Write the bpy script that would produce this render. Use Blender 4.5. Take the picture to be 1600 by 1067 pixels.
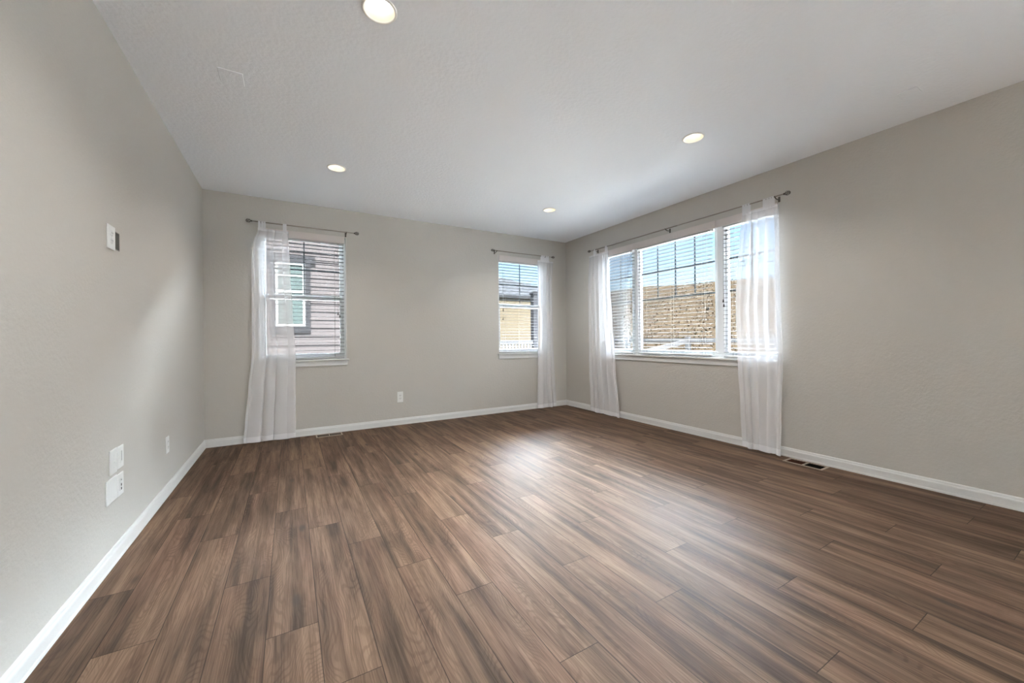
import bpy, bmesh, math, random
from mathutils import Vector, Matrix
random.seed(7)
C = bpy.context.scene
for o in list(bpy.data.objects): bpy.data.objects.remove(o, do_unlink=True)
COL = C.collection

# ------------------------------------------------------------------ camera
W, D, H = 4.829, 5.136, 2.74          # right wall x, back wall y, ceiling z
F, YAW, ROLL, CYV = 597.62, 0.52595, -0.008568, 528.24
cam_d = bpy.data.cameras.new('camera'); cam = bpy.data.objects.new('camera', cam_d); COL.objects.link(cam)
cy, sy = math.cos(YAW), math.sin(YAW)
fw = Vector((sy, cy, 0)); rt = Vector((cy, -sy, 0)); up = Vector((0, 0, 1))
cr, sr = math.cos(ROLL), math.sin(ROLL)
rt, up = cr*rt + sr*up, cr*up - sr*rt
cam.matrix_world = Matrix(((rt.x, up.x, -fw.x, .79053), (rt.y, up.y, -fw.y, 0), (rt.z, up.z, -fw.z, 1.1346), (0, 0, 0, 1)))
cam_d.sensor_fit = 'HORIZONTAL'; cam_d.sensor_width = 36; cam_d.lens = F/1600*36
cam_d.shift_y = (CYV-533.5)/1600
cam_d.clip_start = .02; cam_d.clip_end = 500
C.camera = cam

# ------------------------------------------------------------------ sky, sun, exposure
SKY_AWAY, SKY_FILL = 0.0, 108.0
wd = bpy.data.worlds.new('sky'); C.world = wd; wd.use_nodes = True
nt = wd.node_tree; nt.nodes.clear()
def wn(t, **k):
    n = nt.nodes.new(t)
    for a, b in k.items(): setattr(n, a, b)
    return n
tc = wn('ShaderNodeTexCoord'); sp = wn('ShaderNodeSeparateXYZ'); nt.links.new(tc.outputs['Generated'], sp.inputs[0])
rp = wn('ShaderNodeValToRGB'); nt.links.new(sp.outputs[2], rp.inputs[0])
el = rp.color_ramp.elements
el[0].position = .0; el[0].color = (.30, .35, .372, 1)
el[1].position = 1.; el[1].color = (.80, .90, 1, 1)
for p, c in ((.10, (.205, .285, .35, 1)), (.24, (.11, .20, .33, 1)), (.40, (.80, .90, 1, 1))):
    e = el.new(p); e.color = c
mr = wn('ShaderNodeMapRange', interpolation_type='SMOOTHSTEP')
mr.inputs[1].default_value = .29; mr.inputs[2].default_value = .45
mr.inputs[3].default_value = 1.0; mr.inputs[4].default_value = 9.0     # upper sky brightened out of view to light the room
nt.links.new(sp.outputs[2], mr.inputs[0])
# added bright sky band on the window side, above view, lighting the room
vm = wn('ShaderNodeVectorMath', operation='MULTIPLY'); nt.links.new(tc.outputs['Generated'], vm.inputs[0]); vm.inputs[1].default_value = (1, 1, 0)
vn = wn('ShaderNodeVectorMath', operation='NORMALIZE'); nt.links.new(vm.outputs[0], vn.inputs[0])
vd = wn('ShaderNodeVectorMath', operation='DOT_PRODUCT'); nt.links.new(vn.outputs[0], vd.inputs[0]); vd.inputs[1].default_value = (.72, .69, 0)
az = wn('ShaderNodeMapRange', interpolation_type='SMOOTHSTEP'); nt.links.new(vd.outputs['Value'], az.inputs[0])
for i, v in enumerate((.45, .95, SKY_AWAY, SKY_FILL)): az.inputs[i+1].default_value = v
hi = wn('ShaderNodeMapRange', interpolation_type='SMOOTHSTEP'); nt.links.new(sp.outputs[2], hi.inputs[0])     # the added band fades towards the zenith
for i, v in enumerate((.60, .86, 1., 0.)): hi.inputs[i+1].default_value = v
hm = wn('ShaderNodeMath', operation='MULTIPLY'); nt.links.new(az.outputs[0], hm.inputs[0]); nt.links.new(hi.outputs[0], hm.inputs[1])
ha = wn('ShaderNodeMath', operation='ADD'); nt.links.new(hm.outputs[0], ha.inputs[0]); ha.inputs[1].default_value = 1.5
nt.links.new(ha.outputs[0], mr.inputs[4])
bg = wn('ShaderNodeBackground'); wo = wn('ShaderNodeOutputWorld')
nt.links.new(rp.outputs[0], bg.inputs[0]); nt.links.new(mr.outputs[0], bg.inputs[1]); nt.links.new(bg.outputs[0], wo.inputs[0])
sun_d = bpy.data.lights.new('sun', 'SUN'); sun = bpy.data.objects.new('sun', sun_d); COL.objects.link(sun)
sun_d.energy = 22.0; sun_d.angle = .01; sun_d.color = (1, .97, .93)
sun.rotation_euler = Vector((.12, .60, -.79)).to_track_quat('-Z', 'Y').to_euler(); sun.location = (-6, -4, 12)
# added fill light in the unseen door opening, standing in for daylight
fill_d = bpy.data.lights.new('fill_light', 'AREA'); fill = bpy.data.objects.new('fill_light', fill_d); COL.objects.link(fill)
fill_d.shape = 'RECTANGLE'; fill_d.size = 1.7; fill_d.size_y = 2.1; fill_d.energy = 27; fill_d.spread = math.radians(120); fill_d.color = (.80, .92, 1)
fill.location = (W+.02, -2.8, 1.2); fill.rotation_euler = (0, math.pi/2+.0, 0); fill.rotation_euler = Vector((-1, .12, -.62)).to_track_quat('-Z', 'Y').to_euler()
C.view_settings.view_transform = 'Standard'; C.view_settings.look = 'None'
C.view_settings.gamma = 1; C.view_settings.use_curve_mapping = False
C.view_settings.exposure = 2.47
LAMP_W = 10.0
try:
    C.cycles.use_denoising = True
    C.cycles.max_bounces = 12; C.cycles.diffuse_bounces = 7; C.cycles.transparent_max_bounces = 32
    C.cycles.sample_clamp_indirect = 6.0
except Exception: pass

# ------------------------------------------------------------------ materials
class NB:
    def __init__(s, name):
        s.m = bpy.data.materials.new(name); s.m.use_nodes = True; s.t = s.m.node_tree; s.t.nodes.clear()
        s.out = s.t.nodes.new('ShaderNodeOutputMaterial')
    def n(s, t, ins=None, **k):
        x = s.t.nodes.new(t)
        for a, b in k.items(): setattr(x, a, b)
        for a, b in (ins or {}).items(): s.put(x.inputs[a], b)
        return x
    def put(s, sock, v):
        if hasattr(v, 'is_output'): s.t.links.new(v, sock)
        elif hasattr(v, 'outputs'): s.t.links.new(v.outputs[0], sock)
        else:
            if hasattr(sock.default_value, '__len__') and len(sock.default_value) == 4 and len(v) == 3: v = (*v, 1)
            sock.default_value = v
    def math(s, op, a, b=0., c=0., clamp=False):
        x = s.n('ShaderNodeMath', operation=op, use_clamp=clamp)
        s.put(x.inputs[0], a); s.put(x.inputs[1], b); s.put(x.inputs[2], c); return x.outputs[0]
    def mix(s, f, a, b):
        x = s.n('ShaderNodeMix', data_type='RGBA'); s.put(x.inputs[0], f); s.put(x.inputs[6], a); s.put(x.inputs[7], b); return x.outputs[2]
    def noise(s, vec, scale, detail=3, rough=.5, dist=0.):
        x = s.n('ShaderNodeTexNoise', {'Scale': scale, 'Detail': detail, 'Roughness': rough, 'Distortion': dist}); s.put(x.inputs['Vector'], vec); return x.outputs[0]
    def ramp(s, f, *stops):
        x = s.n('ShaderNodeValToRGB'); s.put(x.inputs[0], f); e = x.color_ramp.elements
        while len(e) < len(stops): e.new(.5)
        for i, (p, c) in enumerate(stops): e[i].position = p; e[i].color = (*c, 1) if len(c) == 3 else c
        return x.outputs[0]
    def rng(s, f, a, b, c, d):
        x = s.n('ShaderNodeMapRange', interpolation_type='SMOOTHSTEP'); s.put(x.inputs[0], f)
        for i, v in enumerate((a, b, c, d)): x.inputs[i+1].default_value = v
        return x.outputs[0]
    def comb(s, x, y, z):
        c = s.n('ShaderNodeCombineXYZ'); s.put(c.inputs[0], x); s.put(c.inputs[1], y); s.put(c.inputs[2], z); return c.outputs[0]
    def pos(s): return s.n('ShaderNodeNewGeometry').outputs['Position']
    def bump(s, h, st, dist=.01): return s.n('ShaderNodeBump', {'Height': h, 'Strength': st, 'Distance': dist}).outputs[0]
    def bsdf(s, col, rough=.5, metal=0., spec=.5, normal=None, **k):
        x = s.n('ShaderNodeBsdfPrincipled', {'Base Color': col, 'Roughness': rough, 'Metallic': metal, 'Specular IOR Level': spec, **k})
        if normal is not None: s.put(x.inputs['Normal'], normal)
        return x.outputs[0]
    def fin(s, sh): s.t.links.new(sh, s.out.inputs[0]); return s.m

def simple(name, col, rough=.5, metal=0., spec=.5, var=.04, scale=20., bump=0.):
    b = NB(name); p = b.pos(); n = b.noise(p, scale, 4)
    c = b.mix(n, tuple(max(0, x*(1-var)) for x in col), tuple(min(1, x*(1+var)) for x in col))
    nm = b.bump(b.noise(p, scale*6, 3), bump, .004) if bump else None
    return b.fin(b.bsdf(c, rough, metal, spec, nm))

def m_paint(name, col, bscale, bst, rough=.75, var=.025):
    b = NB(name); p = b.pos()
    big = b.noise(p, .9, 3)
    c = b.mix(big, tuple(x*(1-var) for x in col), tuple(x*(1+var) for x in col))
    h = b.noise(p, bscale, 3, .55)
    return b.fin(b.bsdf(c, rough, 0, .25, b.bump(h, bst, .006)))

M = {}
M['wall'] = m_paint('wall_paint', (.54, .515, .475), 55, .42)
M['ceiling'] = m_paint('ceiling_paint', (.895, .925, .965), 38, .5, .9, .015)
M['trim'] = simple('white_trim_paint', (.70, .695, .68), .32, var=.015, scale=8)
M['vinyl'] = simple('white_vinyl', (.90, .91, .92), .35, var=.01)
M['grille'] = simple('backlit_grille', (.03, .034, .037), .8, spec=0)  # backlit darkness of the grille is put into its colour
M['slat'] = simple('backlit_slat', (.105, .108, .112), .7, spec=.1, var=.02)  # white slats coloured dark grey to give their backlit shade
M['valance'] = simple('blind_valance', (.66, .60, .57), .45, var=.02)
M['rail'] = simple('blind_rail', (.50, .50, .50), .4, var=.02)
M['cord'] = simple('blind_cord', (.20, .20, .19), .8)
M['tassel'] = simple('dark_tassel', (.02, .017, .015), .5)
M['nickel'] = simple('brushed_nickel', (.33, .29, .25), .3, .9, var=.08, scale=60)
M['bronze'] = simple('dark_bronze', (.10, .085, .07), .35, .8)
M['plate'] = simple('white_plastic', (.80, .80, .78), .38, var=.01)
M['socket'] = simple('socket_plastic', (.74, .74, .72), .4, var=.01)
M['black'] = simple('black_hole', (.008, .007, .006), .9, spec=0)
M['cavity'] = simple('dark_wall_cavity', (.055, .05, .045), .9, var=.3, scale=60)
M['cavframe'] = simple('grey_bracket', (.22, .21, .19), .7, var=.1)
M['register'] = simple('tan_register_metal', (.34, .27, .21), .45, .1, var=.05)
M['damper'] = simple('red_brown_damper', (.055, .026, .019), .9, spec=0, var=.2, scale=80)
M['canring'] = simple('light_trim_enamel', (.88, .87, .84), .4, var=.01)
M['can'] = simple('light_reflector', (.86, .80, .66), .35, var=.02)
def m_emit(name, col, st):
    b = NB(name); p = b.pos(); n = b.noise(p, 9, 1)
    return b.fin(b.n('ShaderNodeEmission', {'Color': b.mix(n, col, tuple(min(1, x*1.02) for x in col)), 'Strength': st}).outputs[0])
M['bulb'] = m_emit('lit_bulb', (1, .93, .80), .9)

def m_glass():
    b = NB('window_glass'); fr = b.n('ShaderNodeFresnel', {'IOR': 1.45}).outputs[0]
    sh = b.n('ShaderNodeMixShader', {0: b.math('MULTIPLY', fr, .8), 1: b.n('ShaderNodeBsdfTransparent', {'Color': (.96, .98, .98, 1)}), 2: b.n('ShaderNodeBsdfGlossy', {'Roughness': .02})})
    return b.fin(sh.outputs[0])
M['glass'] = m_glass()
def m_sheer(name, alpha):
    b = NB(name); p = b.pos(); n = b.noise(p, 400, 1)
    body = b.n('ShaderNodeMixShader', {0: .035, 1: b.n('ShaderNodeBsdfDiffuse', {'Color': (.95, .945, .965, 1)}), 2: b.n('ShaderNodeBsdfTranslucent', {'Color': (.95, .945, .965, 1)})})
    a = b.math('ADD', alpha-.04, b.math('MULTIPLY', n, .08))
    return b.fin(b.n('ShaderNodeMixShader', {0: a, 1: b.n('ShaderNodeBsdfTransparent'), 2: body.outputs[0]}).outputs[0])
M['sheer'] = m_sheer('white_sheer_voile', .51)
M['hem'] = m_sheer('doubled_voile_hem', .64)
M['tab'] = m_sheer('doubled_voile_tab', .72)

def m_floor():
    b = NB('oak_vinyl_plank')
    uv = b.n('ShaderNodeUVMap', uv_map='plank').outputs[0]
    rs = b.n('ShaderNodeUVMap', uv_map='seed').outputs[0]
    s1 = b.n('ShaderNodeSeparateXYZ', {0: uv}); x, y = s1.outputs[0], s1.outputs[1]
    s2 = b.n('ShaderNodeSeparateXYZ', {0: rs}); r1, r2 = s2.outputs[0], s2.outputs[1]
    ox = b.math('MULTIPLY', r1, 37.); oy = b.math('MULTIPLY', r2, 61.)
    X = b.math('ADD', x, ox); Y = b.math('ADD', y, oy)
    # cathedral figure: rings of a slightly wandering trunk cut lengthwise
    wob = b.math('MULTIPLY', b.math('SUBTRACT', b.noise(b.comb(b.math('MULTIPLY', X, 4.5), b.math('MULTIPLY', Y, 1.15), r1), 1., 2, .5), .5), .50)
    wob2 = b.math('MULTIPLY', b.math('SUBTRACT', b.noise(b.comb(b.math('MULTIPLY', X, 22.), b.math('MULTIPLY', Y, 2.6), r2), 1., 2, .5), .5), .028)
    ring = b.math('ADD', b.math('ADD', b.math('MULTIPLY', x, .8), wob), wob2)
    band = b.math('SINE', b.math('MULTIPLY', ring, 520.))
    band = b.rng(band, .0, .95, 0., 1.)
    gate = b.rng(b.noise(b.comb(b.math('MULTIPLY', X, 9.), b.math('MULTIPLY', Y, 1.3), r2), 1., 2), .40, .58, .12, 1.)
    # fine pores and long streaks
    fine = b.noise(b.comb(b.math('MULTIPLY', X, 230.), b.math('MULTIPLY', Y, 5.), r1), 1., 4, .65)
    line = b.noise(b.comb(b.math('MULTIPLY', X, 75.), b.math('MULTIPLY', Y, 1.5), r2), 1., 3, .6, .3)
    streak = b.noise(b.comb(b.math('MULTIPLY', X, 17.), b.math('MULTIPLY', Y, .85), r2), 1., 3, .5, .5)
    blot = b.noise(b.comb(b.math('MULTIPLY', X, 9.), b.math('MULTIPLY', Y, 1.6), r1), 1., 3, .55, .6)
    tone = b.math('ADD', b.math('MULTIPLY', streak, .62), b.math('MULTIPLY', blot, .38))
    tone = b.math('ADD', tone, b.math('MULTIPLY', b.math('SUBTRACT', r2, .5), .05))
    col = b.ramp(tone, (.32, (.058, .038, .0265)), (.42, (.094, .060, .040)), (.49, (.136, .085, .056)), (.57, (.182, .115, .075)), (.68, (.240, .154, .100)))
    pink = b.noise(b.comb(b.math('MULTIPLY', X, 6.), b.math('MULTIPLY', Y, .9), r2), 1., 2)
    col = b.mix(b.rng(pink, .45, .7, 0., .55), col, b.n('ShaderNodeMixRGB', {0: 1., 1: col, 2: (.98, .88, .90, 1)}, blend_type='MULTIPLY').outputs[0])
    dark = b.n('ShaderNodeMixRGB', {0: 1., 1: col, 2: (.60, .57, .56, 1)}, blend_type='MULTIPLY').outputs[0]
    col = b.mix(b.math('MULTIPLY', b.math('MULTIPLY', band, gate), .55), col, dark)
    col = b.mix(b.rng(fine, .46, .62, 0., .75), col, dark)
    col = b.mix(b.rng(line, .50, .64, 0., .48), col, dark)
    # scattered knots
    vo = b.n('ShaderNodeTexVoronoi', {'Vector': b.comb(b.math('MULTIPLY', X, 4.4), b.math('MULTIPLY', Y, 1.6), r1), 'Scale': 1.}, feature='F1')
    kn = b.rng(vo.outputs['Distance'], .03, .11, .75, 0.)
    col = b.mix(kn, col, (.055, .040, .032, 1))
    # seams (local plank edges: x 0..0.179, y 0..len in seed z)
    ex = b.math('MINIMUM', x, b.math('SUBTRACT', .179, x))
    ln = b.n('ShaderNodeUVMap', uv_map='size').outputs[0]
    ey = b.math('MINIMUM', y, b.math('SUBTRACT', b.n('ShaderNodeSeparateXYZ', {0: ln}).outputs[0], y))
    e = b.math('MINIMUM', ex, ey)
    seam = b.rng(e, .0007, .0022, 1., 0.)
    col = b.mix(b.math('MULTIPLY', seam, .8), col, (.018, .013, .010, 1))
    h = b.math('SUBTRACT', b.math('MULTIPLY', fine, .25), b.math('MULTIPLY', seam, 1.))
    rough = b.math('ADD', .47, b.math('MULTIPLY', fine, .12))
    return b.fin(b.bsdf(col, rough, 0, .06, b.bump(h, .10, .0015)))
M['floor'] = m_floor()

def m_siding():
    b = NB('lavender_lap_siding'); p = b.pos(); n = b.noise(p, 3, 3)
    return b.fin(b.bsdf(b.mix(n, (.0200, .0181, .0186), (.0228, .0205, .0213)), .9, 0, 0))
M['siding'] = m_siding()
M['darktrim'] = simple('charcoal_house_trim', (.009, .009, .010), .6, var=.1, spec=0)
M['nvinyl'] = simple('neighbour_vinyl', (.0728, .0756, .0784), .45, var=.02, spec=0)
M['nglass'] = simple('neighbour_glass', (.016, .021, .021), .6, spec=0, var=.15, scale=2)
M['cream'] = simple('cream_stucco', (.0367, .0311, .0224), .85, var=.06, scale=3, spec=0)
def m_roof():
    b = NB('grey_shingles'); p = b.pos(); n = b.noise(p, 6, 5, .7)
    return b.fin(b.bsdf(b.ramp(n, (.35, (.0039, .0042, .0050)), (.5, (.0105, .0110, .0122)), (.68, (.0210, .0210, .0227))), .95, 0, 0))
M['roof'] = m_roof()
def m_hill():
    b = NB('dry_grass_slope'); p = b.pos()
    n1 = b.noise(p, .5, 4, .6); n2 = b.noise(p, 5, 5, .7)
    c = b.ramp(b.math('ADD', b.math('MULTIPLY', n1, .4), b.math('MULTIPLY', n2, .6)), (.36, (.0057, .0043, .0028)), (.46, (.0090, .0065, .0045)), (.56, (.0119, .0086, .0057)), (.68, (.0156, .0119, .0082)))
    return b.fin(b.bsdf(c, 1, 0, 0, b.bump(n2, .6, .08)))
M['hill'] = m_hill()
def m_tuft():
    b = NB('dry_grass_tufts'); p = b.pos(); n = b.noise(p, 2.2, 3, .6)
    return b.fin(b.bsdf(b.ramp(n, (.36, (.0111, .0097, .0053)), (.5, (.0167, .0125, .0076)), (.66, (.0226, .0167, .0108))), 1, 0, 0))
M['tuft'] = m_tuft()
M['bounce'] = simple('pale_bounce', (.80, .785, .76), .85, var=.06, scale=5, spec=0)
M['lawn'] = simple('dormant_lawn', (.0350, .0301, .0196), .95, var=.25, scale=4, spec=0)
M['fence'] = simple('weathered_white_fence', (.0228, .0228, .0242), .8, var=.1, scale=12, spec=0)
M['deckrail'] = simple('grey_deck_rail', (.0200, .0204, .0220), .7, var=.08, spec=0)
M['shrub'] = simple('dark_evergreen', (.035, .042, .034), .9, var=.4, scale=6)
M['baluster'] = simple('black_baluster', (.03, .03, .034), .6)

# ------------------------------------------------------------------ mesh helpers
class MB:
    def __init__(s): s.v = []; s.f = []; s.sm = []
    def add(s, vs, fs, smooth=False):
        o = len(s.v); s.v += [tuple(v) for v in vs]
        for f in fs: s.f.append(tuple(i+o for i in f)); s.sm.append(smooth)
        return s
    def box(s, x0, x1, y0, y1, z0, z1, bev=0.):
        x0, x1 = min(x0, x1), max(x0, x1); y0, y1 = min(y0, y1), max(y0, y1); z0, z1 = min(z0, z1), max(z0, z1)
        if bev <= 0:
            vs = [(x, y, z) for x in (x0, x1) for y in (y0, y1) for z in (z0, z1)]
            return s.add(vs, [(0, 1, 3, 2), (4, 6, 7, 5), (0, 4, 5, 1), (2, 3, 7, 6), (0, 2, 6, 4), (1, 5, 7, 3)])
        bm = bmesh.new()
        r = bmesh.ops.create_cube(bm, size=1)
        for v in bm.verts:
            v.co = Vector(((x0+x1)/2+v.co.x*(x1-x0), (y0+y1)/2+v.co.y*(y1-y0), (z0+z1)/2+v.co.z*(z1-z0)))
        b = min(bev, .45*min(x1-x0, y1-y0, z1-z0))
        bmesh.ops.bevel(bm, geom=list(bm.edges), offset=b, segments=2, affect='EDGES', profile=.5)
        bm.verts.index_update()
        s.add([v.co[:] for v in bm.verts], [[v.index for v in f.verts] for f in bm.faces]); bm.free(); return s
    def tube(s, pts, r, n=12, cap=True):
        pts = [Vector(p) for p in pts]; rs = r if hasattr(r, '__len__') else [r]*len(pts)
        vs = []; up0 = None
        for i, p in enumerate(pts):
            t = (pts[min(i+1, len(pts)-1)]-pts[max(i-1, 0)]).normalized()
            if up0 is None or abs(t.dot(up0)) > .999:
                up0 = Vector((0, 0, 1)) if abs(t.z) < .9 else Vector((1, 0, 0))
            a = t.cross(up0).normalized(); b = a.cross(t).normalized(); up0 = b
            for k in range(n):
                an = 2*math.pi*k/n; vs.append(p+(a*math.cos(an)+b*math.sin(an))*rs[i])
        fs = [(i*n+k, i*n+(k+1) % n, (i+1)*n+(k+1) % n, (i+1)*n+k) for i in range(len(pts)-1) for k in range(n)]
        s.add(vs, fs, True)
        if cap:
            s.add(vs[:n], [tuple(range(n-1, -1, -1))]); s.add(vs[-n:], [tuple(range(n))])
        return s
    def lathe(s, prof, c=(0, 0, 0), n=40, axis='z', close=False):
        vs = []
        for r, h in prof:
            for k in range(n):
                a = 2*math.pi*k/n; q = (r*math.cos(a), r*math.sin(a), h)
                if axis == 'x': q = (q[2], q[0], q[1])
                if axis == 'y': q = (q[0], q[2], q[1])
                vs.append((q[0]+c[0], q[1]+c[1], q[2]+c[2]))
        m = len(prof); rr = range(m if close else m-1)
        s.add(vs, [(i*n+k, i*n+(k+1) % n, ((i+1) % m)*n+(k+1) % n, ((i+1) % m)*n+k) for i in rr for k in range(n)], True); return s
    def ball(s, c, r, n=16, sc=(1, 1, 1)):
        vs = []; m = n//2
        for i in range(m+1):
            t = math.pi*i/m
            for k in range(n):
                a = 2*math.pi*k/n; vs.append((c[0]+sc[0]*r*math.sin(t)*math.cos(a), c[1]+sc[1]*r*math.sin(t)*math.sin(a), c[2]+sc[2]*r*math.cos(t)))
        return s.add(vs, [(i*n+k, (i+1)*n+k, (i+1)*n+(k+1) % n, i*n+(k+1) % n) for i in range(m) for k in range(n)], True)
    def build(s, name, mat, parent=None):
        me = bpy.data.meshes.new(name); me.from_pydata(s.v, [], s.f); me.validate()
        if len(me.polygons) == len(s.sm): me.polygons.foreach_set('use_smooth', s.sm)
        bm = bmesh.new(); bm.from_mesh(me); bmesh.ops.remove_doubles(bm, verts=bm.verts, dist=1e-6)
        bmesh.ops.recalc_face_normals(bm, faces=bm.faces); bm.to_mesh(me); bm.free()
        me.materials.append(M[mat] if isinstance(mat, str) else mat)
        o = bpy.data.objects.new(name, me); COL.objects.link(o)
        if parent: o.parent = parent
        return o
def tag(o, label=None, cat=None, group=None, kind=None):
    for k, v in (('label', label), ('category', cat), ('group', group), ('kind', kind)):
        if v: o[k] = v
    return o
def empty(name, loc, rz=0., label=None, cat=None, group=None, kind=None):
    o = bpy.data.objects.new(name, None); COL.objects.link(o); o.location = loc; o.rotation_euler = (0, 0, rz)
    o.empty_display_size = .1
    return tag(o, label, cat, group, kind)
def copy_tree(o, parent=None):
    c = o.copy(); COL.objects.link(c)
    if parent: c.parent = parent
    for ch in list(o.children): copy_tree(ch, c)
    return c
BACK, RIGHT, LEFT = 0., -math.pi/2, math.pi/2
def on_back(x, z, d=0.): return (x, D-d, z)
def on_right(y, z, d=0.): return (W-d, y, z)
def on_left(y, z, d=0.): return (d, y, z)

# ------------------------------------------------------------------ room shell
def slab_with_holes(u0, u1, v0, v1, holes):
    """grid cells of a rectangle minus rectangular holes"""
    us = sorted({u0, u1, *[h[0] for h in holes], *[h[1] for h in holes]}); vs = sorted({v0, v1, *[h[2] for h in holes], *[h[3] for h in holes]})
    cells = []
    for i in range(len(us)-1):
        for j in range(len(vs)-1):
            cu, cv = (us[i]+us[i+1])/2, (vs[j]+vs[j+1])/2
            if not any(h[0] < cu < h[1] and h[2] < cv < h[3] for h in holes): cells.append((us[i], us[i+1], vs[j], vs[j+1]))
    return cells
def wall(name, to3, u0, u1, v0, v1, th, holes, mat='wall'):
    mb = MB()
    for a, b, c, d in slab_with_holes(u0, u1, v0, v1, holes):
        for w in (0, th):
            q = [to3(a, c, w), to3(b, c, w), to3(b, d, w), to3(a, d, w)]; mb.add(q, [(0, 1, 2, 3)])
    for a, b, c, d in [(u0, u1, v0, v1)]+list(holes):
        for p, q in (((a, c), (b, c)), ((b, c), (b, d)), ((b, d), (a, d)), ((a, d), (a, c))):
            mb.add([to3(*p, 0), to3(*q, 0), to3(*q, th), to3(*p, th)], [(0, 1, 2, 3)])
    return tag(mb.build(name, mat), kind='structure')
TH = .15; YR = -4.0
WZ0, WZ1 = .90, 2.40
W1 = (.487, 1.403); W2 = (3.540, 4.452); W3 = (1.87, 4.31)
wall('wall_back', lambda u, v, w: (u, D+w, v), -TH, W+TH, 0, H, TH, [(W1[0], W1[1], WZ0, WZ1), (W2[0], W2[1], WZ0, WZ1)])
ADDED_DOOR = (-3.7, -1.9, .02, 2.35)  # unseen opening, placed and sized for the light it lets in
wall('wall_right', lambda u, v, w: (W+w, u, v), YR, D, 0, H, TH, [(W3[0], W3[1], WZ0, WZ1), ADDED_DOOR])
HOLE = (2.7725, 2.835, 1.618, 1.712)
wall('wall_left', lambda u, v, w: (-w, u, v), YR, D, 0, H, TH, [HOLE])
wall('wall_rear', lambda u, v, w: (u, YR-w, v), -TH, W+TH, 0, H, TH, [])

LX, LY = (1.18, 3.62), (3.91, 1.93)
def ceiling():
    mb = MB(); hs = .11; R = .074; n = 32
    holes = [(x-hs, x+hs, y-hs, y+hs) for x in LX for y in LY]
    for a, b, c, d in slab_with_holes(-TH, W+TH, YR-TH, D+TH, holes): mb.add([(a, c, H), (b, c, H), (b, d, H), (a, d, H)], [(0, 1, 2, 3)])
    for x in LX:
        for y in LY:
            vs = []
            for k in range(n):
                a = 2*math.pi*k/n; ca, sa = math.cos(a), math.sin(a); m = max(abs(ca), abs(sa))
                vs += [(x+R*ca, y+R*sa, H), (x+hs*ca/m, y+hs*sa/m, H)]
            mb.add(vs, [(2*k, 2*k+1, (2*k+3) % (2*n), (2*k+2) % (2*n)) for k in range(n)])
    mb.box(-TH, W+TH, YR-TH, D+TH, H+.2, H+.3)
    return tag(mb.build('ceiling', 'ceiling'), kind='structure')
ceiling()

def floor():
    PW = .179; X0 = .881
    joints = {-5: 2.39, -4: 1.945, -3: 2.75, -2: 2.18, -1: 1.727, 0: 2.60, 1: 2.29, 2: 1.93, 3: 1.59, 4: 1.076, 5: 1.947, 6: 1.525, 7: 2.33, 8: 1.823, 9: 1.341, 10: .89, 11: .503, 12: 1.363, 13: .94, 14: .573, 15: 1.18, 16: .83, 17: .40}
    L = 1.22; rnd = random.Random(11)
    vs, fs, uv, sd, sz = [], [], [], [], []
    for i in range(-6, 24):
        xa, xb = X0+PW*i, X0+PW*(i+1)
        if xb <= 0 or xa >= W: continue
        ca, cb = max(xa, -.0), min(xb, W)
        y0 = joints.get(i, rnd.uniform(0, L))
        k = math.floor((YR-y0)/L)
        while y0+k*L < D:
            ya, yb = y0+k*L, y0+(k+1)*L; k += 1
            da, db = max(ya, YR), min(yb, D)
            if db <= da: continue
            o = len(vs); a, b = rnd.random(), rnd.random()
            for px, py in ((ca, da), (cb, da), (cb, db), (ca, db)):
                vs.append((px, py, 0)); uv.append((px-xa, py-ya)); sd.append((a, b)); sz.append((L, 0))
            fs.append((o, o+1, o+2, o+3))
    me = bpy.data.meshes.new('floor'); me.from_pydata(vs, [], fs)
    for nm, dat in (('plank', uv), ('seed', sd), ('size', sz)):
        l = me.uv_layers.new(name=nm)
        for p in me.polygons:
            for li in p.loop_indices: l.data[li].uv = dat[me.loops[li].vertex_index]
    me.materials.append(M['floor'])
    o = bpy.data.objects.new('floor', me); COL.objects.link(o); return tag(o, kind='structure')
floor()

def baseboard(name, path):
    """profile swept along a straight run: p0->p1, n = into the room"""
    mb = MB()
    prof = [(0, 0), (.0145, 0), (.0145, .012), (.0135, .016), (.0125, .017), (.0125, .058), (.0115, .064), (.0085, .069), (.0075, .078), (.005, .085), (0, .086)]
    (x0, y0), (x1, y1), (nx, ny), m0, m1 = path
    tx, ty = x1-x0, y1-y0; l = math.hypot(tx, ty); tx, ty = tx/l, ty/l
    vs = []
    for (px, py, m) in ((x0, y0, m0), (x1, y1, -m1)):
        for d, z in prof: vs.append((px+nx*d+tx*d*m, py+ny*d+ty*d*m, z))
    n = len(prof)
    mb.add(vs, [(i, i+1, n+i+1, n+i) for i in range(n-1)])
    return tag(mb.build(name, 'trim'), kind='structure')
baseboard('baseboard_left', ((0, YR), (0, D), (1, 0), 1, 1))
baseboard('baseboard_back', ((0, D), (W, D), (0, -1), 1, 1))
baseboard('baseboard_right', ((W, D), (W, ADDED_DOOR[1]+.06), (-1, 0), 1, 0))
baseboard('baseboard_rear', ((W, YR), (0, YR), (0, 1), 1, 1))

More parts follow.
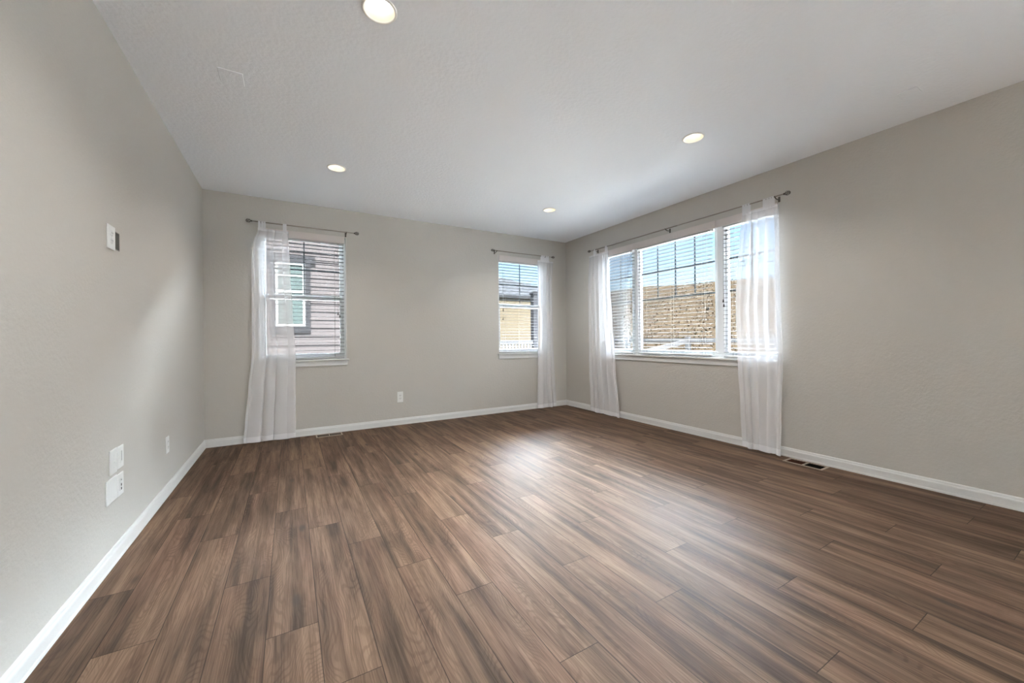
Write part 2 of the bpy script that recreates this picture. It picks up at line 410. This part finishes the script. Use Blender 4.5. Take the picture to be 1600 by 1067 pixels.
# ------------------------------------------------------------------ windows
def window(name, loc, rz, w, lites, hung):
    """local: x along wall, y into the wall (outdoors), z up; origin on the wall face, floor level, opening centre"""
    e = empty(name, loc, rz, kind='structure')
    h = w/2; z0, z1 = WZ0, WZ1
    j = MB()                                           # white jamb liner around the opening
    for a, b in ((-h, -h+.008), (h-.008, h)): j.box(a, b, .002, .09, z0, z1)
    j.box(-h+.008, h-.008, .002, .09, z1-.008, z1)
    j.build('jamb', 'trim', e)
    fr = MB(); fw_ = .038                               # vinyl outer frame
    for a, b in ((-h, -h+fw_), (h-fw_, h)): fr.box(a, b, .075, .145, z0, z1, .004)
    fr.box(-h+fw_, h-fw_, .075, .145, z0, z0+fw_, .004); fr.box(-h+fw_, h-fw_, .075, .145, z1-fw_, z1, .004)
    for m in lites[1:-1]: fr.box(m-.042, m+.042, .075, .145, z0+fw_, z1-fw_, .004)
    fr.build('window_frame', 'vinyl', e)
    gl = MB(); gr = MB(); sa = MB(); st = .030
    for i in range(len(lites)-1):
        a = lites[i]+(fw_ if i == 0 else .042); b = lites[i+1]-(fw_ if i == len(lites)-2 else .042)
        zb, zt = z0+fw_, z1-fw_
        if hung:
            zm = 1.643
            for (s0, s1, y0, y1) in ((zb, zm+.026, .080, .105), (zm-.026, zt, .108, .135)):
                sa.box(a, a+st, y0, y1, s0, s1, .003); sa.box(b-st, b, y0, y1, s0, s1, .003)
                sa.box(a+st, b-st, y0, y1, s0, s0+(.052 if s0 > 1.2 else st), .003); sa.box(a+st, b-st, y0, y1, s1-(.052 if s1 < 2 else st), s1, .003)
                gl.box(a+st-.004, b-st+.004, (y0+y1)/2-.002, (y0+y1)/2+.002, s0+st-.004, s1-st+.004)
            c = (a+b)/2; gr.box(c-.007, c+.007, .124, .130, zm+.026, zt-st); gr.box(a+st, b-st, .1245, .1295, 1.973, 1.987)
        else:
            sa.box(a, a+st, .085, .13, zb, zt, .003); sa.box(b-st, b, .085, .13, zb, zt, .003)
            sa.box(a+st, b-st, .085, .13, zb, zb+st, .003); sa.box(a+st, b-st, .085, .13, zt-st, zt, .003)
            gl.box(a+st-.004, b-st+.004, .106, .110, zb+st-.004, zt-st+.004)
            k = 4 if b-a > .8 else 2
            for q in range(1, k):
                c = a+st+(b-a-2*st)*q/k; gr.box(c-.009, c+.009, .112, .118, 1.622, zt-st)
            for zc in (1.629, 1.983): gr.box(a+st, b-st, .1125, .1175, zc-.009, zc+.009)
    sa.build('sash', 'vinyl', e); gl.build('glass_pane', 'glass', e); tag(gr.build('grille', 'grille', e), 'grille bars in the upper part of the glass, coloured dark as if backlit')
    si = MB(); si.box(-h-.022, h+.022, -.032, 0, z0-.020, z0, .006); si.box(-h+.0005, h-.0005, -.004, .075, z0-.0195, z0+.0005)
    si.build('window_sill', 'trim', e)
    ap = MB(); ap.box(-h-.004, h+.004, -.013, 0, z0-.080, z0-.020, .003); ap.build('apron', 'trim', e)
    return e
window('window_1', on_back(sum(W1)/2, 0), BACK, W1[1]-W1[0], [-.458, .458], True)
window('window_2', on_back(sum(W2)/2, 0), BACK, W2[1]-W2[0], [-.456, .456], True)
window('window_3', on_right(sum(W3)/2, 0), RIGHT, W3[1]-W3[0], [-1.22, -.6, .6, 1.22], False)
# added door, unseen behind the camera, placed to light the left wall
dr = empty('added_door', on_right((ADDED_DOOR[0]+ADDED_DOOR[1])/2, 0), RIGHT, kind='structure'); dh = (ADDED_DOOR[1]-ADDED_DOOR[0])/2
q = MB()
for a, b in ((-dh, -dh+.07), (dh-.07, dh), (-.05, .05)): q.box(a, b, .03, .13, .02, ADDED_DOOR[3], .004)
q.box(-dh, dh, .03, .13, ADDED_DOOR[3]-.07, ADDED_DOOR[3], .004); q.box(-dh, dh, .03, .13, .02, .08, .004); q.build('added_door_frame', 'vinyl', dr)
q = MB(); q.box(-dh+.07, -.05, .078, .082, .08, ADDED_DOOR[3]-.07); q.box(.05, dh-.07, .078, .082, .08, ADDED_DOOR[3]-.07); q.build('glass_pane', 'glass', dr)

# ------------------------------------------------------------------ blinds
def blind(loc, rz, w, label, cords, pitch=.0452, botz=.0, ext=(0, 0)):
    """inside-mount 2 inch blind; local origin: wall face, window centre, floor level"""
    e = empty('window_blind', (loc[0], loc[1], loc[2]), rz, label, 'blind', 'white slatted window blinds')
    h = w/2; rnd = random.Random(int(w*1000)+len(cords))
    v = MB(); v.box(-h-.002-ext[0], h+.002+ext[1], -.014, -.002, 2.318, 2.402, .004)
    v.box(-h-.002, -h+.008, -.002, .0, 2.318, 2.402); v.box(h-.008, h+.002, -.002, .0, 2.318, 2.402)
    tag(v.build('valance', 'valance', e), 'flat beige-white valance board')
    hr = MB(); hr.box(-h+.004, h-.004, .004, .062, 2.305, 2.392, .003); hr.build('headrail', 'rail', e)
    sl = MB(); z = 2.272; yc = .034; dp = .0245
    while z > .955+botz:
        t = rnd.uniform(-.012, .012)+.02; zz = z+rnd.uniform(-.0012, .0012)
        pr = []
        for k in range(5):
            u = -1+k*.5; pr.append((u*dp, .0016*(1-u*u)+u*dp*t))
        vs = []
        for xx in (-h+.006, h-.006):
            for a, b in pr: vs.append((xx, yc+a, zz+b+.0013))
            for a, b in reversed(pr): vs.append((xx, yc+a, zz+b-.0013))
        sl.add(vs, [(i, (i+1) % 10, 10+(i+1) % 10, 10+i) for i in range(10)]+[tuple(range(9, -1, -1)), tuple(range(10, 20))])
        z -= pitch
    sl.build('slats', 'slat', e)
    br = MB(); br.box(-h+.006, h-.006, yc-.025, yc+.025, .906+botz, .926+botz, .004); br.build('bottom_rail', 'rail', e)
    lc = MB(); k = 3 if w > 1 else 2
    for i in range(k):
        xx = -h+.11+(w-.22)*i/(k-1)
        for yy in (yc-.027, yc+.027): lc.tube([(xx, yy, 2.305), (xx, yy, .92+botz)], .0010, 5)
    lc.build('ladder_cords', 'cord', e)
    for (xx, zt, sw) in cords:
        c = MB(); c.tube([(xx, .000, 2.315), (xx, -.001, 1.9), (xx+sw, -.003, zt+.03)], .0012, 5)
        co = c.build('lift_cord', 'cord', e)
        t = MB(); t.lathe([(.001, .034), (.004, .032), (.006, .022), (.009, .004), (.009, 0), (.001, 0)], (xx+sw, -.003, zt), 12)
        tag(t.build('tassel', 'tassel', co), 'small dark cord tassel')
    return e
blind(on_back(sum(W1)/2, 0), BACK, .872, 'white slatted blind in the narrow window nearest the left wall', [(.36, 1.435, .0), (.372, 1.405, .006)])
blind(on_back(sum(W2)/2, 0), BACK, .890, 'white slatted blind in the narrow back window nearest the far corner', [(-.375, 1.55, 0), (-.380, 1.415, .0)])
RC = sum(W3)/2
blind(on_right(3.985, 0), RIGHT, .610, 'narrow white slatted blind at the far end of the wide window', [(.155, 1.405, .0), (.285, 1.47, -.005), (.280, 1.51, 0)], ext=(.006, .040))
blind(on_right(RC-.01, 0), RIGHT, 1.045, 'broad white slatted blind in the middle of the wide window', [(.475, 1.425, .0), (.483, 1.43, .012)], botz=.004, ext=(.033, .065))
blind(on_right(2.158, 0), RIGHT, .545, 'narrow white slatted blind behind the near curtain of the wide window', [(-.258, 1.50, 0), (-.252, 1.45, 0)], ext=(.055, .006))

# ------------------------------------------------------------------ curtain rods
RZ, RD = 2.445, .080
def rod(loc, rz, half, brs, label):
    e = empty('curtain_rod', loc, rz, label, 'curtain rod', 'thin nickel curtain rods')
    r = MB(); r.tube([(-half+.02, 0, 0), (.19, 0, 0)], .0065, 12); r.tube([(.185, 0, 0), (half-.02, 0, 0)], .0052, 12)
    r.build('rod', 'nickel', e)
    for sgn in (-1, 1):
        f = MB(); x0 = sgn*(half-.024)
        f.lathe([(.0065, 0), (.0095, .002), (.0095, .008), (.006, .010), (.004, .014)], (0, 0, 0), 16, 'x')
        f.v = [(x0+sgn*v[0], v[1], v[2]) for v in f.v]
        cx = x0+sgn*.034
        for k in range(6):                             # bird-cage of twisted wires
            pts = []
            for i in range(13):
                t = math.pi*i/12; a = k*math.pi/3+t*.8
                pts.append((cx-sgn*.022*math.cos(t), .0185*math.sin(t)*math.cos(a), .0185*math.sin(t)*math.sin(a)))
            f.tube(pts, .0024, 6)
        fo = f.build('finial', 'bronze', e)
        b = MB(); b.ball((cx, 0, 0), .0105, 14); tag(b.build('finial_bead', 'nickel', fo), 'pale bead inside the wire cage')
    for bx in brs:
        b = MB(); b.box(bx-.009, bx+.009, RD-.006, RD, -.038, .012, .002)
        b.tube([(bx, RD-.004, -.018), (bx, .020, -.018), (bx, .006, -.014), (bx, 0, -.0095)], .0042, 8)
        b.tube([(bx, .0115, .004), (bx, .010, -.004), (bx, .004, -.010), (bx, -.004, -.010), (bx, -.010, -.004), (bx, -.0115, .004)], .0034, 8)
        b.build('bracket', 'bronze', e)
    return e
rod((.961, D-RD, RZ), BACK, .545, (-.44, .435), 'short nickel curtain rod over the window by the left wall')
rod((3.960, D-RD, RZ), BACK, .545, (-.485, .40), 'short nickel curtain rod over the back window by the far corner')
rod((W-RD, 3.105, RZ), RIGHT, 1.335, (-1.235, .03, 1.24), 'long nickel curtain rod over the wide right window')

# ------------------------------------------------------------------ sheer curtains
def interp(tab, z):
    if z >= tab[0][0]: return tab[0][1]
    for (a, b), (c, d) in zip(tab, tab[1:]):
        if z >= c:
            t = (a-z)/(a-c); t = t*t*(3-2*t); return b+(d-b)*t
    return tab[-1][1]
def curtain(loc, rz, lt, rtb, folds, seed, label, tabs, dep=.072, over=2.5, amp=.024):
    """lt / rtb: tables (z, u) for the left and right edges in the local wall frame; folds: list of (s, weight) fold phases"""
    e = empty('sheer_curtain', loc, rz, label, 'curtain', 'white sheer tab-top curtains')
    rnd = random.Random(seed); NS, NZ = 150, 46; top, bot = 2.372, .012
    ph = rnd.uniform(0, 6.28); ph2 = rnd.uniform(0, 6.28); ph3 = rnd.uniform(0, 6.28)
    def pt(s, z):
        k = (top-z)/(top-bot)
        l, r = interp(lt, z), interp(rtb, z); w = r-l
        n = folds
        th = 2*math.pi*n*s+ph+.5*math.sin(2*math.pi*s*1.3+ph2)+.35*k*math.sin(3*s+ph3)
        env = min(1, s*9, (1-s)*9)
        A = w/(2*math.pi*n)*over*(.75+.5*math.sin(2*math.pi*s*.9+ph3))*env
        B = amp*(.65+.35*math.sin(2*math.pi*s*1.7+ph2))*(.55+.45*min(1, k*6))
        u = l+w*s+A*math.sin(th)
        d = dep+B*math.cos(th)+.004*math.sin(6*s+9*k)
        return (u, -d, z)
    def sheet(z0, z1, nz, off=0.):
        mb = MB(); vs = []
        for j in range(nz+1):
            z = z0+(z1-z0)*j/nz
            for i in range(NS+1):
                x, y, zz = pt(i/NS, z)
                if z1 <= bot+1e-6 and j == nz: zz += .006*math.sin(2*math.pi*folds*i/NS*.5+ph)+.004
                vs.append((x, y-off, zz))
        mb.add(vs, [(j*(NS+1)+i, j*(NS+1)+i+1, (j+1)*(NS+1)+i+1, (j+1)*(NS+1)+i) for j in range(nz) for i in range(NS)], True)
        return mb
    sheet(top, bot, NZ).build('panel', 'sheer', e)
    tag(sheet(bot+.062, bot, 2, .0015).build('hem', 'hem', e), 'denser doubled hem')
    sheet(top, top-.022, 1, .0015).build('header', 'hem', e)
    for (u, w) in tabs:
        mb = MB(); vs = []; m = 14; nx = 4
        path = [(-.0105-.0, top-.02-RZ)]+[(-.0105, (top-RZ)*.5)]
        for i in range(m+1):
            a = math.pi*i/m; path.append((-.0105*math.cos(a), .0105*math.sin(a)))
        path += [(.0105, (top-RZ)*.5), (.0105, top-.02-RZ)]
        for (py, pz) in path:
            for i in range(nx+1):
                t = i/nx-.5; wv = 1-.15*math.cos(t*math.pi)
                vs.append((u+w*t*wv, -RD+py+.0015*math.sin(t*14), RZ+pz))
        mb.add(vs, [(j*(nx+1)+i, j*(nx+1)+i+1, (j+1)*(nx+1)+i+1, (j+1)*(nx+1)+i) for j in range(len(path)-1) for i in range(nx)], True)
        mb.build('tab', 'tab', e)
    return e
# edges below are along-wall metres in the local frame of the origin given
o1 = (.60, D, 0)
curtain(o1, BACK, [(2.37, -.105), (2.2, -.15), (2.0, -.168), (1.0, -.172), (.6, -.205), (.24, -.238), (0, -.258)],
        [(2.37, .185), (1.9, .20), (1.5, .220), (.92, .246), (0, .240)], 4, 3, 'white sheer curtain hanging on the left half of the left-hand window',
        [(-.092, .024), (-.066, .022), (-.043, .016), (.148, .036)])
o2 = (4.36, D, 0)
curtain(o2, BACK, [(2.37, -.145), (1.4, -.142), (0, -.168)], [(2.37, .16), (1.9, .130), (1.2, .146), (.5, .175), (0, .200)], 4, 8,
        'narrow white sheer curtain beside the far corner on the back wall', [(-.070, .034), (-.032, .030), (.008, .032), (.048, .028)])
o3 = (W, 4.25, 0)                                       # local x = -world y
curtain(o3, RIGHT, [(2.37, -.205), (1.9, -.225), (1.4, -.233), (.8, -.226), (0, -.193)], [(2.37, .205), (1.9, .24), (1.38, .277), (.84, .320), (0, .398)], 5, 14,
        'white sheer curtain at the far end of the wide window', [(-.078, .034), (.165, .036)])
o4 = (W, 2.03, 0)
curtain(o4, RIGHT, [(2.37, -.14), (2.1, -.165), (1.75, -.198), (1.43, -.213), (.9, -.198), (.4, -.170), (0, -.153)], [(2.37, .185), (2.0, .200), (1.4, .207), (.92, .219), (.4, .205), (0, .196)], 5, 21,
        'white sheer curtain at the near end of the wide window', [(-.122, .019), (-.097, .021), (-.070, .018), (.075, .026), (.104, .020), (.128, .019), (.150, .016)])

# ------------------------------------------------------------------ outlets and plates
def plate(name, loc, rz, w, h, label, cat, face):
    """loc = plate centre on the wall; local x along wall, y into the wall"""
    e = empty(name, loc, rz, label, cat)
    p = MB(); p.box(-w/2, w/2, -.006, 0, -h/2, h/2, .0035); p.build('cover_plate', 'plate', e)
    if face == 'duplex':
        for s in (-1, 1):
            r = MB(); zc = s*.0195
            prof = []
            for k in range(24):
                a = 2*math.pi*k/24; prof.append((max(-.0165, min(.0165, .0185*math.cos(a))), zc+.0145*math.sin(a)))
            vs = [(x, -.0085, z) for x, z in prof]+[(x, -.005, z) for x, z in prof]
            r.add(vs, [tuple(range(24))]+[(k, (k+1) % 24, 24+(k+1) % 24, 24+k) for k in range(24)])
            ro = r.build('receptacle', 'socket', e)
            t = MB()
            for sx, hh in ((-.0065, .0042), (.0065, .0034)): t.box(sx-.0011, sx+.0011, -.0088, -.0082, zc+.003-hh, zc+.003+hh)
            t.ball((0, -.0083, zc-.0075), .0023, 8, (1, .2, 1))
            tag(t.build('socket_slots', 'black', ro), 'dark plug slots')
        t = MB(); t.lathe([(.0005, -.0068), (.003, -.0066), (.0034, -.0055)], (0, 0, 0), 12, 'y'); t.build('screw', 'socket', e)
    elif face == 'slot':
        r = MB(); r.box(-.0165, .0165, -.0075, -.005, -.033, .033, .001); ro = r.build('insert', 'socket', e)
        t = MB(); t.box(.002, .0075, -.0079, -.007, -.022, .030); tag(t.build('slot', 'cavframe', ro), 'tall dark slot')
    elif face == 'jacks':
        r = MB(); r.box(-.0165, .0165, -.0075, -.005, -.033, .033, .001); ro = r.build('insert', 'socket', e)
        for zc in (.022, -.004, -.024):
            t = MB(); t.box(-.004, .006, -.0079, -.007, zc-(.0035 if zc > 0 else .0065), zc+(.0035 if zc > 0 else .0065))
            tag(t.build('jack', 'cavframe' if zc > 0 else 'black', ro), 'pale upper jack' if zc > 0 else 'black jack')
    elif face == 'toggle':
        for zc in (-.030, .030):
            t = MB(); t.lathe([(.0005, -.0068), (.003, -.0066), (.0034, -.0055)], (0, 0, zc), 12, 'y'); t.build('screw', 'socket', e)
        t = MB(); t.lathe([(.0005, -.013), (.004, -.012), (.0045, -.006)], (0, 0, 0), 12, 'y'); t.build('coax_jack', 'socket', e)
    elif face == 'blank':
        for zc in (-.041, .041):
            for xc in ((-.023, .023) if w > .1 else (0,)):
                t = MB(); t.lathe([(.0005, -.0068), (.003, -.0066), (.0034, -.0055)], (xc, 0, zc), 12, 'y'); t.build('screw', 'plate', e)
    return e
plate('wall_outlet', on_left(2.7175, 1.667), LEFT, .095, .122, 'white power outlet high on the left wall beside the dark hole', 'outlet', 'duplex')
plate('wall_plate', on_left(2.7205, .520), LEFT, .089, .126, 'white single-jack plate at the upper left of the four low plates', 'wall plate', 'toggle')
plate('wall_plate', on_left(2.8155, .521), LEFT, .080, .117, 'white plate with a tall slot, upper right of the four low plates', 'wall plate', 'slot')
plate('wall_plate', on_left(2.698, .381), LEFT, .132, .122, 'wide blank white plate at the lower left of the four low plates', 'wall plate', 'blank')
plate('wall_plate', on_left(2.8125, .3765), LEFT, .080, .117, 'white plate with two black jacks, lower right of the four low plates', 'wall plate', 'jacks')
plate('wall_outlet', on_left(3.720, .370), LEFT, .074, .121, 'white outlet alone low on the left wall near the corner', 'outlet', 'duplex')
plate('wall_outlet', on_back(2.049, .368), BACK, .076, .138, 'white outlet low on the back wall between the two windows', 'outlet', 'duplex')
# open cable hole in the left wall
hb = empty('cable_bracket', on_left((HOLE[0]+HOLE[1])/2, (HOLE[2]+HOLE[3])/2), LEFT, 'open dark cable hole in the left wall beside the high outlet', 'cable bracket')
hw, hh = (HOLE[1]-HOLE[0])/2, (HOLE[3]-HOLE[2])/2
q = MB(); q.box(-hw, hw, .050, .054, -hh, hh); tag(q.build('back_panel', 'cavity', hb), 'dark cavity behind the wall')
q = MB()
for a in (-hw, hw-.004): q.box(a, a+.004, -.002, .05, -hh, hh)
for a in (-hh, hh-.004): q.box(-hw+.004, hw-.004, -.002, .05, a, a+.004)
q.build('bracket_frame', 'cavframe', hb)
q = MB(); q.tube([(-.016, .045, hh-.02), (-.012, .022, .01), (-.010, .03, -.03), (-.014, .045, -hh+.01)], .004, 8); q.tube([(.008, .045, -hh+.01), (.010, .020, -.012), (.006, .040, .012)], .003, 8)
q.build('loose_cable', 'socket', hb)

# blank covers on the ceiling
def ceiling_plate(x, y, w, l, label):
    e = empty('ceiling_cover', (x, y, H), 0, label, 'ceiling cover', 'painted blank ceiling covers')
    q = MB(); q.box(-w/2, w/2, -l/2, l/2, -.007, 0, .004); q.build('cover_plate', 'ceiling', e)
    for s in (-1, 1):
        q = MB(); q.lathe([(.0005, -.0082), (.0035, -.008), (.004, -.0065)], (0, s*l*.3, 0), 12); q.build('screw', 'ceiling', e)
ceiling_plate(.494, 2.862, .125, .130, 'painted blank ceiling cover near the left wall')
ceiling_plate(4.356, .865, .108, .095, 'painted blank ceiling cover near the right wall')

# ------------------------------------------------------------------ recessed lights
def downlight(x, y, label, proto=None):
    if proto:
        e = copy_tree(proto); e.location = (x, y, H); e['label'] = label; return e
    e = empty('recessed_light', (x, y, H), 0, label, 'ceiling light', 'round recessed ceiling lights')
    r = MB(); r.lathe([(.071, .004), (.071, -.003), (.074, -.0065), (.079, -.0065), (.083, -.003), (.083, .0)], (0, 0, 0), 48); r.build('trim_ring', 'canring', e)
    c = MB(); c.lathe([(.0712, .0), (.068, .012), (.061, .045), (.056, .062), (.056, .085), (.0005, .085)], (0, 0, 0), 48); c.build('reflector', 'can', e)
    b = MB(); b.lathe([(.0005, .038), (.022, .039), (.040, .044), (.050, .052), (.053, .060), (.050, .070), (.0005, .072)], (0, 0, 0), 40); tag(b.build('bulb', 'bulb', e), 'glowing warm-white bulb face')
    l = bpy.data.lights.new('downlight_glow', 'SPOT'); l.energy = LAMP_W; l.color = (1, .97, .92); l.spot_size = 2.5; l.spot_blend = .8; l.shadow_soft_size = .05
    lo = bpy.data.objects.new('downlight_glow', l); COL.objects.link(lo); lo.parent = e; lo.location = (0, 0, -.014)
    return e
names = {(0, 0): 'glowing recessed light over the left window, second from the left wall side',
         (0, 1): 'largest recessed light, cut by the top edge of the picture',
         (1, 0): 'smallest glowing recessed light, near the far corner of the ceiling',
         (1, 1): 'glowing recessed light nearest the wide right window'}
names[(0, 0)] = 'glowing recessed light in front of the left-hand back window'
proto = None
for j, y in enumerate(LY):
    for i, x in enumerate(LX):
        lb = names[(i, j)]
        d_ = downlight(x, y, lb, proto); proto = proto or d_

# ------------------------------------------------------------------ floor registers
def register(loc, rz, w, l, label, styles):
    """local x along the wall (length l), y toward the wall"""
    e = empty('floor_register', loc, rz, label, 'floor vent')
    f = MB(); t = .0045; m = .018
    f.box(-l/2, l/2, -w/2, -w/2+m, 0, t, .0015); f.box(-l/2, l/2, w/2-m, w/2, 0, t, .0015)
    for xx in (-l/2, -.007, l/2-m): f.box(xx, xx+(m if abs(xx) > .1 else .014), -w/2+m, w/2-m, 0, t, .0015)
    f.build('frame', 'register', e)
    for (a, b), (mat, bars, txt) in zip(((-l/2+m, -.007), (.007, l/2-m)), styles):
        q = MB(); q.box(a, b, -w/2+m, w/2-m, .0002, .0008); wl = tag(q.build('duct_opening', mat, e), txt)
        if bars:
            q = MB(); n = bars
            for k in range(1, n): 
                xc = a+(b-a)*k/n; q.box(xc-.0013, xc+.0013, -w/2+m, w/2-m, .001, .0042)
            q.build('louvers', 'register', wl)
    return e
register((1.187, D-.104, 0), BACK, .150, .285, 'tan metal floor vent under the left-hand back window', [('black', 10, 'dark slotted opening')]*2)
register((W-.112, 1.625, 0), RIGHT, .150, .300, 'tan metal floor vent beside the near curtain on the right', [('damper', 0, 'red-brown closed damper'), ('black', 0, 'black open duct')])

# ------------------------------------------------------------------ outdoors
G = -.45
g = MB(); g.box(-40, 60, -40, 70, G-.2, G)
tag(g.build('lawn', 'lawn'), kind='structure')
q = MB(); q.box(W+.16, W+5.6, -9, D+3.2, G, G+.06); q.box(-5, W+.16, D+.16, D+1.7, G, G+.06)  # pale slab added out of view to bounce light up to the ceiling
tag(q.build('bounce_slab', 'bounce'), kind='structure')
# grassy slope beyond the wide window
def hill_z(x, y):
    t = max(0., x-(W+6.8)); k = .377+.0032*(max(-4, min(y, 34))-13.5)
    return G-.05+min(t, 14)*k+max(0, t-14)*.04+.06*math.sin(x*.7+y*.4)+.05*math.sin(y*.9+1)
hb_ = MB(); nx_, ny_ = 70, 90; vs = []
for i in range(nx_+1):
    for j in range(ny_+1):
        x = W+5.6+34*i/nx_; y = -14+58*j/ny_; vs.append((x, y, hill_z(x, y)))
hb_.add(vs, [(i*(ny_+1)+j, (i+1)*(ny_+1)+j, (i+1)*(ny_+1)+j+1, i*(ny_+1)+j+1) for i in range(nx_) for j in range(ny_)], True)
tag(hb_.build('hillside', 'hill'), kind='structure')
tf = MB(); rt_ = random.Random(5)
for k in range(7000):
    x = W+7.3+(rt_.random()**1.5)*15; y = -3+rt_.random()*21; z = hill_z(x, y)
    r = rt_.uniform(.03, .09); hgt = rt_.uniform(.03, .09)
    for q_ in range(3):
        a = rt_.uniform(0, 6.28); dx, dy = math.cos(a)*r, math.sin(a)*r
        tf.add([(x-dx*.5, y-dy*.5, z-.02), (x+dx*.5, y+dy*.5, z-.02), (x+dy*.6, y-dx*.6, z+hgt)], [(0, 1, 2)])
tag(tf.build('dry_grass', 'tuft'), 'tufts of dry straw-coloured grass on the slope outside', 'grass', kind='stuff')

# white rail fence at the foot of the slope
fe = empty('rail_fence', (W+6.6, 7.49, G), 0, 'weathered white rail fence at the foot of the grassy slope', 'fence')
def beam(a, b, hw, hh):
    a, b = Vector(a), Vector(b); t = (b-a).normalized(); s = t.cross(Vector((0, 0, 1))).normalized(); u = s.cross(t)
    m = MB(); vs = [p+s*i*hw+u*j*hh for p in (a, b) for i, j in ((-1, -1), (1, -1), (1, 1), (-1, 1))]
    m.add(vs, [(0, 1, 2, 3), (7, 6, 5, 4), (0, 4, 5, 1), (1, 5, 6, 2), (2, 6, 7, 3), (3, 7, 4, 0)]); return m
PO = [(0, 0), (.1, -2.4), (.2, -4.8), (.3, -7.2), (-.05, 2.4), (-.1, 4.8)]
for px, py in PO:
    m = MB(); m.box(px-.065, px+.065, py-.065, py+.065, 0, 1.58, .01); m.build('post', 'fence', fe)
for (a, b) in ((0, 1), (1, 2), (2, 3), (0, 4), (4, 5)):
    for zz in (1.47, .98):
        beam((*PO[a], zz), (*PO[b], zz), .02, .065).build('rail', 'fence', fe)
for zz in (1.45, 1.12):
    beam((0, 0, zz), (-4.1, -1.29, zz-.32), .02, .06).build('rail', 'fence', fe)
m = MB(); m.box(-4.16, -4.04, -1.35, -1.23, 0, 1.20, .01); m.build('post', 'fence', fe)

# neighbour's lavender house seen through the left-hand window
NY = D+3.4
nh = empty('neighbour_house', (-1, NY, G), 0, 'lavender-grey house with lap siding outside the left-hand window', 'house')
sd_ = MB(); lap = .165; z = 0
while z < 4.0:
    sd_.add([(-4, -.022, z), (5.0, -.022, z), (5.0, 0, z+lap), (-4, 0, z+lap), (-4, 0, z), (5.0, 0, z)], [(0, 1, 2, 3), (4, 5, 1, 0)])
    z += lap
sd_.box(-4, 5.0, .001, 4, 0, 4.0)
sd_.build('siding_wall', 'siding', nh)

nw = MB(); x0, x1, zb, zt = 1.559, 2.055, 1.40-G, 2.63-G           # vinyl window frame (local to the house)
def ring(mb, a, b, c, d, t, y0, y1):
    mb.box(a, a+t, y0, y1, c, d); mb.box(b-t, b, y0, y1, c, d); mb.box(a+t, b-t, y0, y1, c, c+t); mb.box(a+t, b-t, y0, y1, d-t, d)
ring(nw, x0, x1, zb, zt, .045, -.045, 0); nw.box(x0+.045, x1-.045, -.045, 0, 2.045-G, 2.09-G); nw.box(x0+.045, x1-.045, -.03, 0, 2.365-G, 2.39-G)
nwo = nw.build('window', 'nvinyl', nh)
q = MB(); q.box(x0+.04, x1-.04, -.024, -.018, zb+.04, zt-.04); q.build('pane', 'nglass', nwo)
q = MB()
for a, b in ((x0-.09, x0), (x1, x1+.09)): q.box(a, b, -.05, 0, zb, zt)
q.box(x0-.09, x1+.09, -.05, 0, zb-.13, zb); q.box(x0-.17, x1+.175, -.06, 0, zt, zt+.135)
q.build('window_trim', 'darktrim', nh)
q = MB(); q.box(-4.3, 5.05, -.35, 4.2, 4.0, 4.16); q.build('eave', 'darktrim', nh)

# cream house far behind, seen through the back window by the corner
ch = empty('neighbour_house', (12.5, D+15, G), 0, 'distant cream house with grey shingle roof, seen through the far-corner window', 'house')
q = MB(); q.box(-7, 6, 0, 9, 0, 3.9+.3); q.build('wall', 'cream', ch)
q = MB(); ez, rz_ = 4.18, 6.35
q.add([(-7.6, -.12, ez), (6.6, -.12, ez), (6.6, 9.7, ez), (-7.6, 9.7, ez), (-4.2, 4.5, rz_), (1.2, 4.5, rz_-.25)], [(0, 1, 5, 4), (1, 2, 5), (2, 3, 4, 5), (3, 0, 4), (0, 3, 2, 1)]); q.build('roof', 'roof', ch)
q = MB(); q.box(-7.6, 6.6, -.16, -.12, ez-.16, ez); q.build('fascia', 'darktrim', ch)


# deck railing and its dark corner post outside the far-corner window
dk = empty('deck_railing', (4.6, D+2.5, G), 0, 'grey deck railing with dark balusters outside the far-corner window', 'railing')
q = MB(); q.box(0, 1.18, -.045, .045, 1.44, 1.52, .004); q.build('top_rail', 'deckrail', dk)
q = MB(); q.box(0, 1.18, -.03, .03, .62, .69, .004); q.build('bottom_rail', 'deckrail', dk)
for k in range(14):
    q = MB(); xx = .04+k*.084; q.box(xx-.015, xx+.015, -.015, .015, .69, 1.44); q.build('baluster', 'baluster', dk)
pp = empty('deck_post', (5.85, D+2.5, G), 0, 'dark charcoal deck post at the end of the grey railing', 'post')
q = MB(); q.box(-.068, .068, -.068, .068, .10, 2.62, .006); q.build('shaft', 'darktrim', pp)
q = MB(); q.box(-.085, .085, -.085, .085, 2.62, 2.66, .006); q.box(-.05, .05, -.05, .05, 2.66, 2.69); q.build('cap', 'darktrim', pp)
q = MB(); q.box(4.3, 7.6, D+2.2, D+3.1, .02+G, .10+G); tag(q.build('deck', 'deckrail'), 'grey boarded deck beyond the far-corner window', 'deck')
